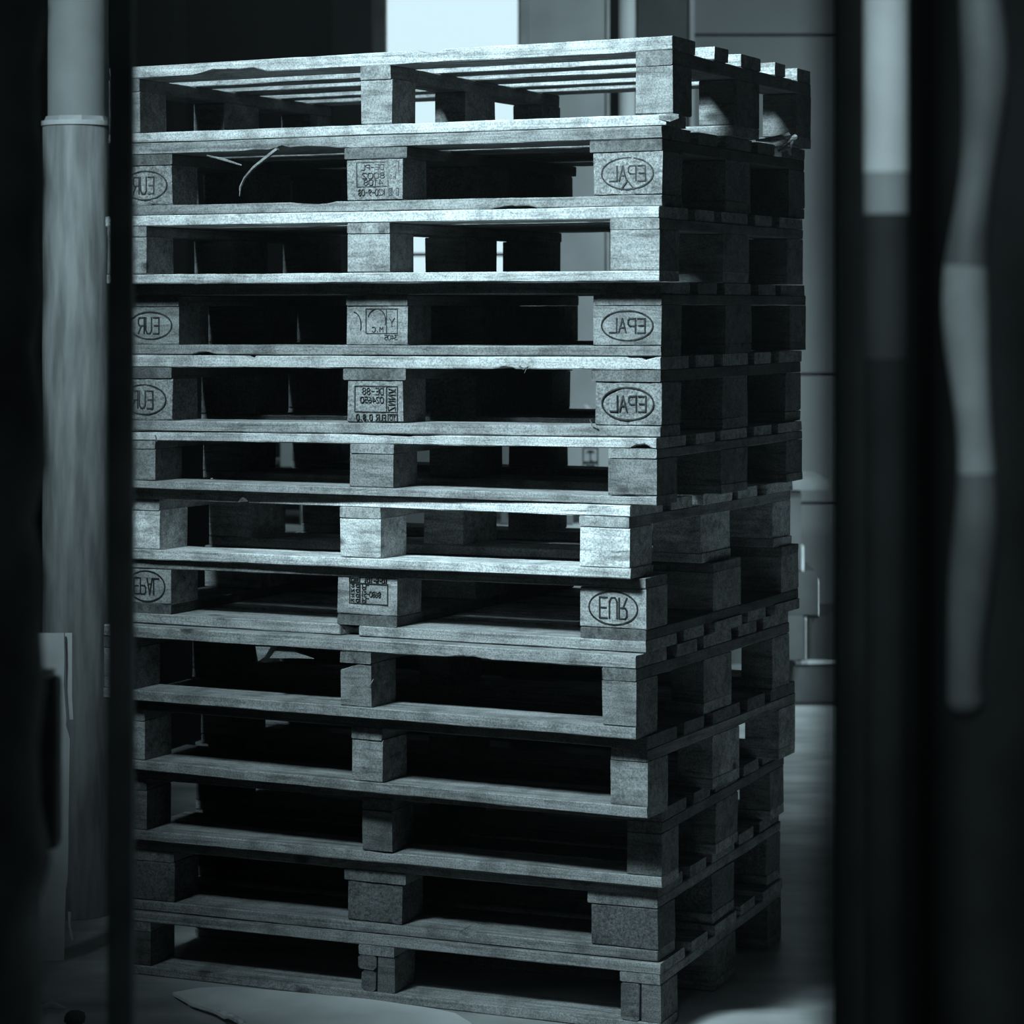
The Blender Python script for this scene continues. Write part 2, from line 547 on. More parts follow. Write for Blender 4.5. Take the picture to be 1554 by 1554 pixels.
SP = dict
SPEC = [
    # 1 cheap pallet with narrow boards
    SP(lf=1.035, bw=(.075, .068, .073), deck=[(0, .118), (.215, .29), (.372, .487), (.571, .636), (.712, .80)], tone=(0.260, 0.151, 0.151, 0.277), kind='block',
       fr=(.13, .545, .165, .16), nick=[(-.95, .085, .0165, 'fb', 'deck'), (-.50, .03, .012, 'ft', 'deck')],
       label='topmost pallet, its open slatted deck seen from below against the bright window'),
    SP(bw=(.13, .122, .138), tone=(0.154, 0.085, 0.175, 0.153), kind='chip', nick=[(-.78, .12, .009, 'fb', 'deck'), (-.74, .05, .008, 'ft', 'bottom'), (-.30, .05, .008, 'fb', 'bottom')],
       label='second pallet from the top, with a long splinter hanging under its deck'),
    SP(lf=1.012, bw=(.095, .093, .098), tone=(0.353, 0.203, 0.227, 0.319), kind='block', ovr=True,
       label='pale clean pallet with bright unstamped blocks, between two stamped darker pallets'),
    SP(bw=(.138, .136, .138), tone=(0.224, 0.150, 0.165, 0.140), kind='block', nick=[(-1.0, .03, .006, 'fb', 'bottom')],
       label='pallet with a dark deck edge and an EPAL stamp on its smooth right block'),
    SP(bw=(.134, .122, .132), tone=(0.338, 0.116, 0.231, 0.233), kind='chip', nick=[(-.32, .025, .006, 'fb', 'deck'), (-.04, .03, .006, 'ft', 'deck'), (-.88, .012, .01, 'ft', 'deck')],
       label='pallet of rough chipboard blocks whose middle block is stamped DE-88 in mirror writing'),
    SP(bw=(.095, .097, .098), tone=(0.422, 0.258, 0.202, 0.278), kind='block', nick=[(-.03, .022, .010, 'fb', 'deck'), (-.55, .10, .004, 'ft', 'deck'), (-.10, .10, .003, 'ft', 'bottom')],
       label='pallet with plain grey blocks, directly above the pallet with white blocks'),
    SP(lf=.975, bw=(.103, .093, .105), tone=(0.704, 0.374, 0.686, 0.592), kind='block', nick=[(-.86, .012, .010, 'fb', 'deck')],
       label='pallet with the whitest clean cut blocks, shifted left over the upside-down pallet'),
    SP(bw=(.135, .135, .135), tone=(0.340, 0.134, 0.329, 0.246), kind='block', flip=True, nick=[(-.64, .024, .014, 'ft', 'deck'), (-.64, .022, .05, 'all', 'deck')],
       label='upside-down pallet stamped EUR in an oval on its right block'),
    SP(bw=(.07, .069, .069), tone=(0.331, 0.184, 0.276, 0.303), kind='block', nick=[(-.35, .05, .005, 'fb', 'deck')], cham=True,
       label='pallet with narrow weathered blocks and broken wood hanging under its deck, below the upside-down one'),
    SP(bw=(.075, .069, .075), tone=(0.158, 0.252, 0.339, 0.339), kind='block', nick=[(-.9, .04, .004, 'ft', 'bottom')],
       label='dusty pallet with narrow blocks, second below the upside-down pallet'),
    SP(bw=(.07, .066, .07), tone=(0.161, 0.139, 0.161, 0.335), kind='block', nick=[(-.6, .05, .004, 'ft', 'bottom')],
       label='dim weathered pallet with narrow blocks, third from the floor'),
    SP(bw=(.135, .12, .136), tone=(0.219, 0.219, 0.149, 0.283), kind='chip', nick=[(-.40, .016, .015, 'ft', 'bottom')],
       label='pallet with crumbling chipboard blocks, second from the floor'),
    SP(bw=(.08, .078, .082), tone=(0.357, 0.326, 0.209, 0.426), kind='block', crack=True,
       label='bottom pallet standing on the floor with cracked pieced-together blocks'),
]
DECK = [(0, .145), (.186, .286), (.3275, .4725), (.514, .614), (.655, .80)]
PAL = []
for pi, (sp, (X, Y, deg)) in enumerate(zip(SPEC, POSE)):
    a = math.radians(deg)
    zt, kt = iface(pi)
    zb, kb = iface(pi + 1)
    if pi == 12:
        zb, kb = 0.001, 0.0
    fl = sp.get('flip', False)
    t1, hb, t2, t3 = sp.get('fr', (.140, .552, .150, .158))
    # centre of the base
    dF = Vector((-math.cos(a), math.sin(a), 0)); dS = Vector((math.sin(a), math.cos(a), 0))
    hx, hy = 0.6 * sp.get('lf', 1.0), 0.4
    root_p = Vector((X, Y, 0)) + dF * hx + dS * 0.4
    z0 = zb + kb * hx
    root = empty('pallet', (root_p.x, root_p.y, z0), -a)
    tag(root, sp['label'], 'pallet', 'wooden pallets in the stack')

    def H(f, hx=hx, zb=zb, kb=kb, zt=zt, kt=kt, z0=z0):
        """height function at fraction f of the pallet height"""
        def g(x):
            s = hx - x
            b = zb + kb * s
            t = zt + kt * s - 0.0012
            return b + (t - b) * f - z0
        return g
    if not fl:
        F_bot, F_blk, F_str, F_deck = (0, t1), (t1, t1 + hb), (t1 + hb, t1 + hb + t2), (1 - t3, 1)
    else:
        F_deck, F_str, F_blk, F_bot = (0, t3), (t3, t3 + t2), (t3 + t2, 1 - t1), (1 - t1, 1)
    sd = 100 * pi
    td, ts_, tb, tbo = sp['tone']

    def nicks_for(part):
        out = []
        for (p, h, d, wh, pt) in sp.get('nick', ()):
            if pt == part:
                out.append((p + hx, h, d, wh))
        return out

    def strip(name, axis, a0, a1, b0, b1, fr, mat, seed, n=28, nicks=(), bev=.0018, amp=.0012):
        bm = bmesh.new()
        g0, g1 = H(fr[0]), H(fr[1])
        base = g0(0)
        th = g1(0) - g0(0)
        timber(bm, axis, a0, a1, b0, b1, 0.0002, th - 0.0002, seed, n, bev, amp, nicks)
        for v in bm.verts:
            f = v.co.z / th
            v.co.z = g0(v.co.x) * (1 - f) + g1(v.co.x) * f
        return link(name, bm, mat, root)

    rnd = random.Random(sd)
    deck = sp.get('deck', DECK)
    for k, (v0, v1) in enumerate(deck):
        e = rnd.uniform(-.004, .004)
        m = wood(td * (rnd.uniform(.85, 1.1) if k else 1.0), 'long')
        strip('deck_board', 'x', -hx + e, hx + (e if k else 0), v0 - hy, v1 - hy, F_deck, m, sd + k, 40, nicks_for('deck') if k == 0 else ())
    # stringer boards across, at left, middle, right
    bl, bmid, br = sp['bw']
    wide = 0.008 if pi in (1, 4, 11) else 0.0
    cent = [(-hx, -hx + bl), (-bmid / 2, bmid / 2), (hx - br, hx)]
    if pi == 6:
        cent[2] = (hx - br, hx - 0.002)
    for k, (u0, u1) in enumerate(cent):
        strip('stringer_board', 'y', -hy + (.001 if k != 1 else .0), hy, u0 - wide * (k > 0), u1 + wide * (k == 1), F_str, wood(ts_, 'cross'), sd + 10 + k, 20)
    vb = [(0, .10), (.3275, .4725), (.70, .80)]
    for k, (v0, v1) in enumerate(vb):
        m = wood(tbo * (rnd.uniform(.85, 1.1) if k else 1.0), 'long')
        strip('bottom_board', 'x', -hx, hx - (0.012 if pi == 0 and k == 0 else 0), v0 - hy, v1 - hy, F_bot, m, sd + 20 + k, 40, nicks_for('bottom') if k == 0 else ())
    blocks = {}
    for iu, (u0, u1) in enumerate(cent):
        for iv, (v0, v1) in enumerate(vb):
            m = wood(tb * (rnd.uniform(.88, 1.08)), sp['kind'])
            chip = sp['kind'] == 'chip'
            j = rnd.uniform(-.003, .003)
            if sp.get('crack') and iv == 0 and iu > 0:
                bm = bmesh.new()
                g0, g1 = H(F_blk[0]), H(F_blk[1])
                th = g1(0) - g0(0)
                um = u0 + (u1 - u0) * .5
                y0, y1 = v0 - hy + .001, v1 - hy
                if iu == 1:
                    timber(bm, 'y', y0, y1, u0 + .006, um - .0015, 0.0003, th * .58, sd + 71, 6, .006, .002)
                    timber(bm, 'y', y0, y1, u0 - .002, um - .0015, th * .60, th - .0003, sd + 72, 6, .005, .003)
                else:
                    timber(bm, 'y', y0, y1, u0, um - .0015, 0.0003, th - .0003, sd + 73, 6, .004, .004)
                timber(bm, 'y', y0 + .002, y1, um + .0015, u1, 0.0003, th - .0003, sd + 74, 6, .002, .002)
                for v in bm.verts:
                    f = v.co.z / th
                    v.co.z = g0(v.co.x) * (1 - f) + g1(v.co.x) * f
                b = link('block', bm, m, root)
            else:
                b = strip('block', 'x', u0 + j * (iu == 1), u1 + j * (iu == 1), v0 - hy + (.002 if iv == 0 else 0), v1 - hy, F_blk, m, sd + 30 + iu * 3 + iv, 14,
                          bev=.003 if chip else .0022, amp=.003 if chip else .0014)
                if sp.get('cham') and iu == 1 and iv == 0:
                    # split upper left corner
                    g0, g1 = H(F_blk[0]), H(F_blk[1])
                    for v in b.data.vertices:
                        f = (v.co.x - u0) / (u1 - u0)
                        if v.co.z > (g0(0) + g1(0)) / 2 and f < 0.6:
                            v.co.z -= 0.014 * (0.6 - f) / 0.6
            blocks[(iu, iv)] = b

    def face(iu):
        u0, u1 = cent[iu]
        x = (u0 + u1) / 2
        return (x, (H(F_blk[0])(x) + H(F_blk[1])(x)) / 2, -hy + .002)

    hgt = H(F_blk[1])(0) - H(F_blk[0])(0)
    sx = 0.052
    if pi in (1, 3, 4):
        ink = {1: INK, 3: INK2, 4: INK}[pi]
        s = ellipse(0, 0, sx, hgt * .36) + strokes_text('EPAL', 0, 0, .072, hgt * .34)
        if pi == 1: s += [[(-.013, -hgt * .36), (.0, -hgt * .16), (.013, -hgt * .36)]]
        stamp(blocks[(2, 0)], face(2), s, .0026, ink)
        s = ellipse(0, 0, sx, hgt * .36) + strokes_text('EUR', .004, 0, .050, hgt * .42)
        stamp(blocks[(0, 0)], face(0), s, .0026, ink)
        h = hgt
        if pi == 1:
            s = rect(-.050, -h * .16, .043, h * .42) + [[(-.027, -h * .16), (-.027, h * .42)]]
            s += strokes_text('DE-PL', .008, h * .30, .05, h * .12) + strokes_text('8002', .006, h * .10, .05, h * .13) + strokes_text('4108', .006, -h * .06, .042, h * .13)
            s += strokes_text('K20-9-08', .010, -h * .30, .058, h * .14) + rect(-.050, -h * .38, -.029, -h * .22) + strokes_text('08', -.0395, -h * .30, .014, h * .10)
            s += strokes_text('V' if 'V' in GL else 'Y', -.038, h * .28, .012, h * .10) + strokes_text('K', -.038, h * .06, .012, h * .10)
        elif pi == 3:
            s = rect(-.044, -h * .20, .026, h * .42) + [[(-.020, -h * .20), (-.020, h * .42)]]
            s += ellipse(.002, h * .12, .020, h * .30, 20, 200) + ellipse(.055, .0, .018, h * .34, 95, 200)
            s += strokes_text('M.C', .000, -h * .10, .024, h * .12) + strokes_text('3405', -.030, -h * .30, .028, h * .12) + strokes_text('Y', -.032, h * .08, .012, h * .22)
        else:
            s = rect(-.050, -h * .24, .044, h * .36) + [[(-.026, -h * .24), (-.026, h * .36)]]
            s += strokes_text('DE-88', .004, h * .24, .046, h * .15) + strokes_text('024650', .006, h * .04, .050, h * .13)
            s += strokes_text('EUR 0.8.0', .008, -h * .37, .064, h * .14) + rect(-.050, -h * .45, -.030, -h * .29) + strokes_text('10', -.040, -h * .37, .012, h * .10)
            for q, ch in enumerate('KZ2N'):
                s += strokes_text(ch, -.038, h * (.26 - .14 * q), .015, h * .09)
        stamp(blocks[(1, 0)], face(1), s, .0017, ink, tw=.75)
    if pi == 7:
        h = hgt
        s = ellipse(0, 0, .050, h * .42) + strokes_text('EUR', 0, 0, .056, h * .52)
        stamp(blocks[(2, 0)], face(2), s, .0030, INK, 'z')
        s = ellipse(.006, 0, .046, h * .42) + strokes_text('EPAL', .006, 0, .062, h * .44)
        stamp(blocks[(0, 0)], face(0), s, .0026, INK, 'z')
        s = rect(-.040, -h * .34, .046, h * .20) + [[(-.017, -h * .34), (-.017, h * .20)]]
        s += strokes_text('PL', -.004, h * .12 - h * .26 - h * .10, .014, h * .12)
        s += strokes_text('15-0898', .008, -h * .06, .044, h * .14) + strokes_text('PL', -.004, h * .11, .014, h * .12)
        for q, ch in enumerate('2NZK'):
            s += strokes_text(ch, -.033, h * (-.27 + .13 * q), .006, h * .07) + strokes_text('C', -.0225, h * (-.27 + .13 * q), .006, h * .07)
        # rows above the frame once turned over
        s = [[(p[0], -p[1] if False else p[1]) for p in pl] for pl in s]
        s += strokes_text('101-5-01', .019, -h * .41 - h * .02 if False else -h * .43, .052, h * .12)
        s += rect(-.040, -h * .49, -.018, -h * .37) + strokes_text('DB', -.029, -h * .43, .014, h * .08)
        stamp(blocks[(1, 0)], face(1), s, .0022, INK, 'z', tw=.6)
    PAL.append((root, H, cent, sp))


def splinter(root, pts, rads, mat, name='splinter'):
    bm = bmesh.new(); tube(bm, pts, rads, 6)
    return link(name, bm, mat, root)


def loc_on(pi, px, py, dy=-0.004):
    """pallet-local point on the front plane of pallet pi seen at pixel (px, py)"""
    X, Y, deg = POSE[pi]; a = math.radians(deg)
    k = (px - CX) / FPX
    s = (X - k * Y) / (math.cos(a) + k * math.sin(a))
    Yp = Y + math.sin(a) * s
    z = CAMZ + (HY - py) / FPX * Yp
    return Vector((0.6 * SPEC[pi].get('lf', 1.0) - s, -0.4 + dy, z - PAL[pi][0].location.z))


def shard(pi, pix, mat, th=0.004, dy=0.0, name='splinter'):
    """a jagged flake of board, outline given in photo pixels, real thickness"""
    bm = bmesh.new()
    P = [loc_on(pi, x, y, dy) for x, y in pix]
    A = [bm.verts.new(p) for p in P]; B = [bm.verts.new(p + Vector((0, th, 0))) for p in P]
    bm.faces.new(A); bm.faces.new(B[::-1])
    n = len(P)
    for i in range(n):
        bm.faces.new((A[i], B[i], B[(i + 1) % n], A[(i + 1) % n]))
    return link(name, bm, mat, PAL[pi][0])


WL = wood(.13, 'long')
splinter(PAL[1][0], [loc_on(1, x, y, -.006) for x, y in ((424, 226), (406, 240), (388, 254), (374, 270), (367, 284), (366, 298))], [.0045, .0042, .0038, .0032, .0022, .0006], WL)
splinter(PAL[1][0], [loc_on(1, x, y, -.003) for x, y in ((315, 236), (340, 242), (368, 251))], [.0012, .003, .0015], WL)
splinter(PAL[3][0], [loc_on(4, x, y, -.003) for x, y in ((390, 559), (386, 566))], [.001, .0004], WL)
splinter(PAL[4][0], [loc_on(4, x, y, -.006) for x, y in ((790, 556), (797, 560), (803, 556), (798, 566))], [.0018, .0024, .002, .0006], WL)
splinter(PAL[4][0], [loc_on(4, x, y, -.004) for x, y in ((896, 636), (900, 645), (908, 650))], [.0006, .0016, .0016], WL)
splinter(PAL[5][0], [loc_on(5, x, y, -.002) for x, y in ((236, 660), (239, 670))], [.001, .001], WL)
shard(8, [(385, 976), (412, 978), (400, 997), (390, 1004)], wood(.22, 'long'), .006, .004)
shard(8, [(420, 979), (440, 981), (446, 992), (470, 1001), (448, 1000), (404, 1000)], wood(.19, 'long'), .006, .012)
splinter(PAL[8][0], [loc_on(8, x, y, -.002) for x, y in ((562, 1040), (566, 1034), (568, 1030))], [.002, .002, .0006], wood(.33, 'long'))
splinter(PAL[0][0], [loc_on(0, x, y, .004) for x, y in ((1000, 178), (1018, 180), (1030, 177))], [.006, .010, .005], WL, 'broken_board_end')
# frayed wrapping and splinters at the far right end of pallet 1 / 2
for pts in ([(1148, 213), (1172, 212), (1196, 206), (1204, 214)], [(1182, 229), (1196, 224), (1200, 235)], [(1188, 222), (1206, 208), (1198, 228)]):
    bm = bmesh.new()
    P = [at(x, y, 5.15 + 0.02 * i) for i, (x, y) in enumerate(pts)]
    inv = (Matrix.Translation(PAL[1][0].location) @ Matrix.Rotation(PAL[1][0].rotation_euler.z, 4, 'Z')).inverted()
    tube(bm, [inv @ p for p in P], [.002, .006, .007, .002][:len(P)] if len(P) == 4 else [.003, .006, .002], 6)
    link('splinter', bm, wood(.3, 'long'), PAL[1][0])

# ------------------------------------------------------------------ column left of the stack, with its guard sleeve
Yc = 5.9
k_ = Yc / FPX
cx_ = at(119, 0, Yc).x
bm = bmesh.new(); cyl(bm, (cx_, Yc, 0.0), (cx_, Yc, 4.99), 46 * k_, n=48, cap=False)
colm = tag(link('column', bm, plain('grey_column_paint', 0.36, 0.6, 0.3, nscale=5, namp=0.12), smooth=True), 'round grey column standing left of the pallet stack', 'column')
bm = bmesh.new()
zs = at(0, 192, Yc).z
cyl(bm, (cx_, Yc, 0.001), (cx_, Yc, zs), 54 * k_, n=48, cap=False)
link('guard_sleeve', bm, plain('scuffed_sleeve', 0.38, 0.55, 0.4, nscale=14, namp=0.3, stretch=(3, 3, .4), bump=.2), colm, smooth=True)
bm = bmesh.new()
cyl(bm, (cx_, Yc, zs), (cx_, Yc, zs + 7 * k_), 56 * k_, n=48)
link('sleeve_rim', bm, plain('pale_rim', 0.75, 0.5), colm)
bm = bmesh.new()
cyl(bm, (cx_, Yc, zs + 7 * k_), (cx_, Yc, zs + 14 * k_), 53 * k_, 50 * k_, n=9)
link('collar', bm, plain('collar_grey', 0.45, 0.5), colm)

# folded cardboard leaning in front of the column
Yk = 5.45
tilt = 0.0
crd = empty('cardboard_sheet', (at(86, 0, Yk).x, Yk, 0.0))
tag(crd, 'tall folded cardboard sheet leaning upright at the foot of the column', 'cardboard')
M_card = plain('cardboard', 0.8, 0.8, 0.2, nscale=8, namp=0.12)
c0 = crd.location.copy()


def sheet(pix, y0, y1, name, mat):
    bm = bmesh.new()
    A = [bm.verts.new((at(x, y, Yk) - c0) + Vector((0, y0 - (at(x, y, Yk).z) * 0.0, 0))) for x, y in pix]
    B = [bm.verts.new(v.co + Vector((0, y1 - y0, 0))) for v in A]
    bm.faces.new(A); bm.faces.new(B[::-1])
    n = len(A)
    for i in range(n):
        bm.faces.new((A[i], B[i], B[(i + 1) % n], A[(i + 1) % n]))
    return link(name, bm, mat, crd)


sheet([(50, 961), (97, 961), (98, 1000), (97, 1040), (101, 1092), (100, 1100), (106, 1120), (104, 1250), (103, 1330), (100, 1350), (98, 1400), (97, 1458), (50, 1459)], 0, .005, 'front_panel', M_card)
sheet([(97, 962), (108, 962), (108, 1060), (110, 1093), (104, 1094), (100, 1060)], .012, .017, 'rear_panel', M_card)
sheet([(102, 1385), (107, 1386), (106, 1405), (111, 1428), (107, 1428), (103, 1408)], .008, .012, 'torn_flap', M_card)

# flat cardboard on the floor before the stack


def floor_pt(px, py, z=0.0):
    Y = (CAMZ - z) * FPX / (py - HY)
    p = at(px, py, Y)
    return p


outline = [(262, 1506), (300, 1499), (345, 1497), (420, 1503), (560, 1516), (650, 1529), (690, 1537), (712, 1550), (725, 1562), (700, 1640), (480, 1660), (392, 1570), (374, 1550), (352, 1540), (340, 1542), (325, 1533), (290, 1522)]
org = floor_pt(480, 1560)
bm = bmesh.new()
TH = 0.006
lift = lambda x, y: 0.012 + 0.010 * max(0, math.sin((x - 262) / 130.0)) * (1 if x < 420 else 0.3)
A = []
for x, y in outline:
    z = lift(x, y)
    p = floor_pt(x, y, z) - Vector((org.x, org.y, 0))
    A.append(bm.verts.new(p))
B = [bm.verts.new(v.co - Vector((0, 0, TH))) for v in A]
bm.faces.new(A); bm.faces.new(B[::-1])
for i in range(len(A)):
    bm.faces.new((A[i], B[i], B[(i + 1) % len(A)], A[(i + 1) % len(A)]))
bmesh.ops.triangulate(bm, faces=[f for f in bm.faces if len(f.verts) > 4])
fc = empty('cardboard_sheet', (org.x, org.y, 0.0))
tag(fc, 'flattened cardboard lying on the floor in front of the bottom pallet', 'cardboard')
link('top_sheet', bm, plain('floor_cardboard', 0.85, 0.8, 0.2, nscale=6, namp=0.12), fc)
bm = bmesh.new()
A = []
for x, y in [(285, 1524), (330, 1538), (372, 1552), (420, 1575), (640, 1600), (640, 1560), (400, 1530), (300, 1512)]:
    p = floor_pt(x, y, 0.005) - Vector((org.x, org.y, 0))
    A.append(bm.verts.new(p))
B = [bm.verts.new(v.co - Vector((0, 0, 0.004))) for v in A]
bm.faces.new(A); bm.faces.new(B[::-1])
for i in range(len(A)):
    bm.faces.new((A[i], B[i], B[(i + 1) % len(A)], A[(i + 1) % len(A)]))
link('lower_sheet', bm, plain('floor_cardboard', 0.85), fc)
bm = bmesh.new()
pts = [floor_pt(x, y, .016) - Vector((org.x, org.y, 0)) for x, y in ((328, 1534), (340, 1538), (352, 1543), (366, 1551), (380, 1563), (400, 1580))]
tube(bm, pts, [.002, .005, .007, .006, .006, .003], 7)
link('crumpled_edge', bm, plain('crumpled_card', 0.75, 0.8, 0.2, nscale=60, namp=0.3, bump=.6), fc)
# scrap near the column
bm = bmesh.new()
p = floor_pt(84, 1534)
for i in range(1):
    tube(bm, [Vector((-.03, 0, .006)), Vector((-.008, .004, .012)), Vector((.02, -.004, .006))], [.004, .008, .003], 7)
sc_ = link('scrap', bm, M_card, loc=(p.x, p.y, 0))
sc_.name = 'cardboard_scrap'
tag(sc_, 'small crumpled scrap on the floor near the foot of the column', 'scrap')
bm = bmesh.new()
bmesh.ops.create_icosphere(bm, subdivisions=2, radius=.022)
for v in bm.verts:
    v.co += noise.noise_vector(v.co * 40) * .006; v.co.z = v.co.z * .7 + .014
p = floor_pt(114, 1556)
tag(link('stone', bm, M_black, loc=(p.x, p.y, 0)), 'small dark lump on the floor at the lower left corner', 'debris')

# ------------------------------------------------------------------ cartons and racking behind the stack
M_box = plain('pale_carton', 0.36, 0.8, 0.2, nscale=3, namp=0.08)
M_box2 = plain('grey_carton', 0.2, 0.8, 0.2, nscale=3, namp=0.1)
M_pale = plain('tape_and_lit_edge', 0.7, 0.7, 0.3)  # carton tape, and painted light on carton edges and board rim


def carton(x0, x1, y0, y1, Y, dep, mat, label, cat='box', group=None, name='carton', tape=True):
    a_ = at(x0, y1, Y); b_ = at(x1, y0, Y)
    c = Vector(((a_.x + b_.x) / 2, Y + dep / 2, a_.z))
    root = empty(name, c)
    tag(root, label, cat, group)
    hw = (b_.x - a_.x) / 2; h = b_.z - a_.z
    bm = bmesh.new(); box(bm, -hw, hw, -dep / 2, dep / 2, 0.0005, h, 0.003)
    link('body', bm, mat, root)
    if tape:
        bm = bmesh.new(); box(bm, -hw * .08, hw * .08, -dep / 2 - .001, dep / 2 + .001, h - .0005, h + .0012); box(bm, -hw * .08, hw * .08, -dep / 2 - .0012, -dep / 2, h * .8, h + .0012)
        link('tape', bm, M_pale, root)
    return root, hw, h, dep


# shelving bench behind the stack
Yr = 8.2
bench = empty('shelf_bench', (at(665, 0, Yr).x, Yr + .3, 0))
tag(bench, 'low two-tier bench behind the stack carrying pale cartons', 'shelf')
bx0, bx1 = at(385, 0, Yr).x - bench.location.x, at(940, 0, Yr).x - bench.location.x
z1 = at(0, 712, Yr).z; z2 = at(0, 797, Yr).z
for nm, z in (('shelf_board', z1), ('shelf_board', z2)):
    bm = bmesh.new(); box(bm, bx0, bx1, -.3, .3, z - .022, z, .003); link(nm, bm, plain('shelf_wood', .6, .7), bench)
for sx_ in (bx0 + .03, bx1 - .03):
    for sy_ in (-.27, .27):
        bm = bmesh.new(); box(bm, sx_ - .02, sx_ + .02, sy_ - .02, sy_ + .02, 0, z2 - .022); box(bm, sx_ - .02, sx_ + .02, sy_ - .02, sy_ + .02, z2, z1 - .022)
        link('leg', bm, M_frame, bench)
G = 'cartons on the bench behind the stack'
carton(425, 500, 600, 709, Yr, .4, plain('white_carton', .8, .8, .2, namp=.05), 'brightest carton at the left end of the bench behind the stack', group=G)
carton(560, 700, 590, 711, Yr, .4, M_box2, 'grey carton on the bench behind the middle of the stack', group=G)
carton(705, 800, 600, 711, Yr, .4, M_box2, 'grey carton on the bench left of the umbrella carton', group=G)
r_, hw, h_, dp = carton(858, 930, 622, 711, Yr, .4, M_box, 'pale carton with umbrella symbol on the bench behind the stack', group=G)
# umbrella symbol
bm = bmesh.new()
ux, uz = at(896, 691, Yr).x - r_.location.x, at(896, 691, Yr).z - r_.location.z
q = Yr / FPX
P3 = lambda s, t, d: (ux + s * q, -dp / 2 - d, uz + t * q)
for pl in rect(-11, -10, 11, 11) + [[(0, 7), (0, -8), (3, -8)]] + rect(-11, -19, 11, -12):
    ribbon(bm, pl, 1.8, P3, .0012)
fan = [(0, 8), (-4, 6.8), (-7.5, 3.5), (-4, 3.8), (0, 3.3), (4, 3.8), (7.5, 3.5), (4, 6.8)]
bm.faces.new([bm.verts.new(P3(s, t, .0014)) for s, t in fan])
for pl in rect(-6, -17, 6, -15.5):
    ribbon(bm, pl, 2.0, P3, .0012)
link('umbrella_mark', bm, INK, r_)
carton(455, 560, 735, 796, Yr, .4, M_box, 'pale carton on the lower tier at the left of the bench', group=G, tape=False)
carton(600, 700, 735, 796, Yr, .4, M_box2, 'grey carton on the lower tier behind the middle of the stack', group=G, tape=False)
r_, hw, h_, dp = carton(760, 870, 735, 796, Yr, .4, M_box2, 'grey carton with dark square marks on the lower tier', group=G, tape=False)
bm = bmesh.new()
P4 = lambda s, t, d: (s, -dp / 2 - d, h_ * .35 + t)
for pl in rect(-.09, -.02, -.05, .03) + rect(-.045, -.02, -.01, .03):
    ribbon(bm, pl, .006, P4, .0012)
link('printed_mark', bm, INK, r_)

bm = bmesh.new(); box(bm, -.38, .38, -.2, .2, 0.0005, 1.06, .006)
p = at(215, 0, 7.8)  # box added to hide the lit floor and keep the gaps dark
lc = tag(link('dark_blocker', bm, M_black2, loc=(p.x, 7.8, 0)), 'low black box added behind the left half of the stack to darken the gaps', 'cabinet')
bm = bmesh.new(); box(bm, -.012, .012, -.206, -.2, .1, .95, .001); link('blocker_strip', bm, M_frame, lc)

# stepped cartons right of the stack in the background
Ys = 9.0
G2 = 'stacked cartons in the background right of the stack'
carton(1205, 1320, 1009, 1066, Ys, .5, plain('dark_grey_carton', .09, .8), 'lowest wide crate of the background pile right of the stack', group=G2, tape=False)  # one even dark grey for these cartons
carton(1226, 1320, 936, 1001, Ys + .02, .4, plain('dark_carton', .07, .8), 'dark carton on the lowest crate right of the stack', group=G2, tape=False)
carton(1150, 1221, 936, 1002, Ys - .05, .4, plain('dark_grey_carton', .09, .8), 'grey carton half hidden behind the right edge of the stack', group=G2, tape=False)
carton(1150, 1242, 868, 934, Ys, .4, plain('dark_grey_carton', .09, .8), 'grey carton in the middle of the stepped pile', group=G2, tape=False)
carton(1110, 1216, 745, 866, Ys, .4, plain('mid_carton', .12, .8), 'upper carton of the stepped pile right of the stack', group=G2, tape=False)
def strip_box(px0, px1, py0, py1, Y, dep, name, mat, label, cat):
    a_ = at(px0, py1, Y); b_ = at(px1, py0, Y)
    bm = bmesh.new(); box(bm, -(b_.x - a_.x) / 2, (b_.x - a_.x) / 2, -dep / 2, dep / 2, 0, b_.z - a_.z, .001)
    o = link(name, bm, mat, loc=((a_.x + b_.x) / 2, Y + dep / 2, a_.z)); return tag(o, label, cat)
G3 = M_pale  # pale pieces stand in for light caught on the carton edges
strip_box(1216, 1221, 829, 867, Ys + .01, .3, 'rim_light_strip', G3, 'pale strip as painted rim light beside the upper carton right of the stack', 'strip')
strip_box(1242, 1245, 880, 934, Ys + .01, .3, 'rim_light_strip', G3, 'pale strip as painted rim light beside the middle carton of the stepped pile', 'strip')
strip_box(1222, 1225, 938, 1000, Ys - .01, .02, 'rim_light_strip', G3, 'pale strip as painted rim light on the left edge of the dark carton', 'strip')
strip_box(1208, 1300, 1003, 1008, Ys - .01, .45, 'lit_top_sheet', G3, 'pale sheet as painted light along the top of the lowest crate', 'sheet')
strip_box(1130, 1260, 728, 744, Ys - .02, .45, 'worktop', plain('worktop_grey', .26, .6), 'grey board lying across the top of the stepped pile', 'board')
strip_box(1150, 1330, 1070, 1079, Ys - .05, .6, 'base_board', plain('base_dark', .05, .6), 'dark base board under the background cartons', 'board')

# ------------------------------------------------------------------ dark foreground
# slim black post just left of the stack
Yp = 2.5
xl, xr = at(165, 0, Yp).x, at(203, 0, Yp).x
bm = bmesh.new(); box(bm, -(xr - xl) / 2, (xr - xl) / 2, -.012, .012, 0, 4.99, .002)
tag(link('steel_post', bm, M_black, loc=((xl + xr) / 2, Yp, 0)), 'slim black post in the foreground between the column and the stack', 'post')
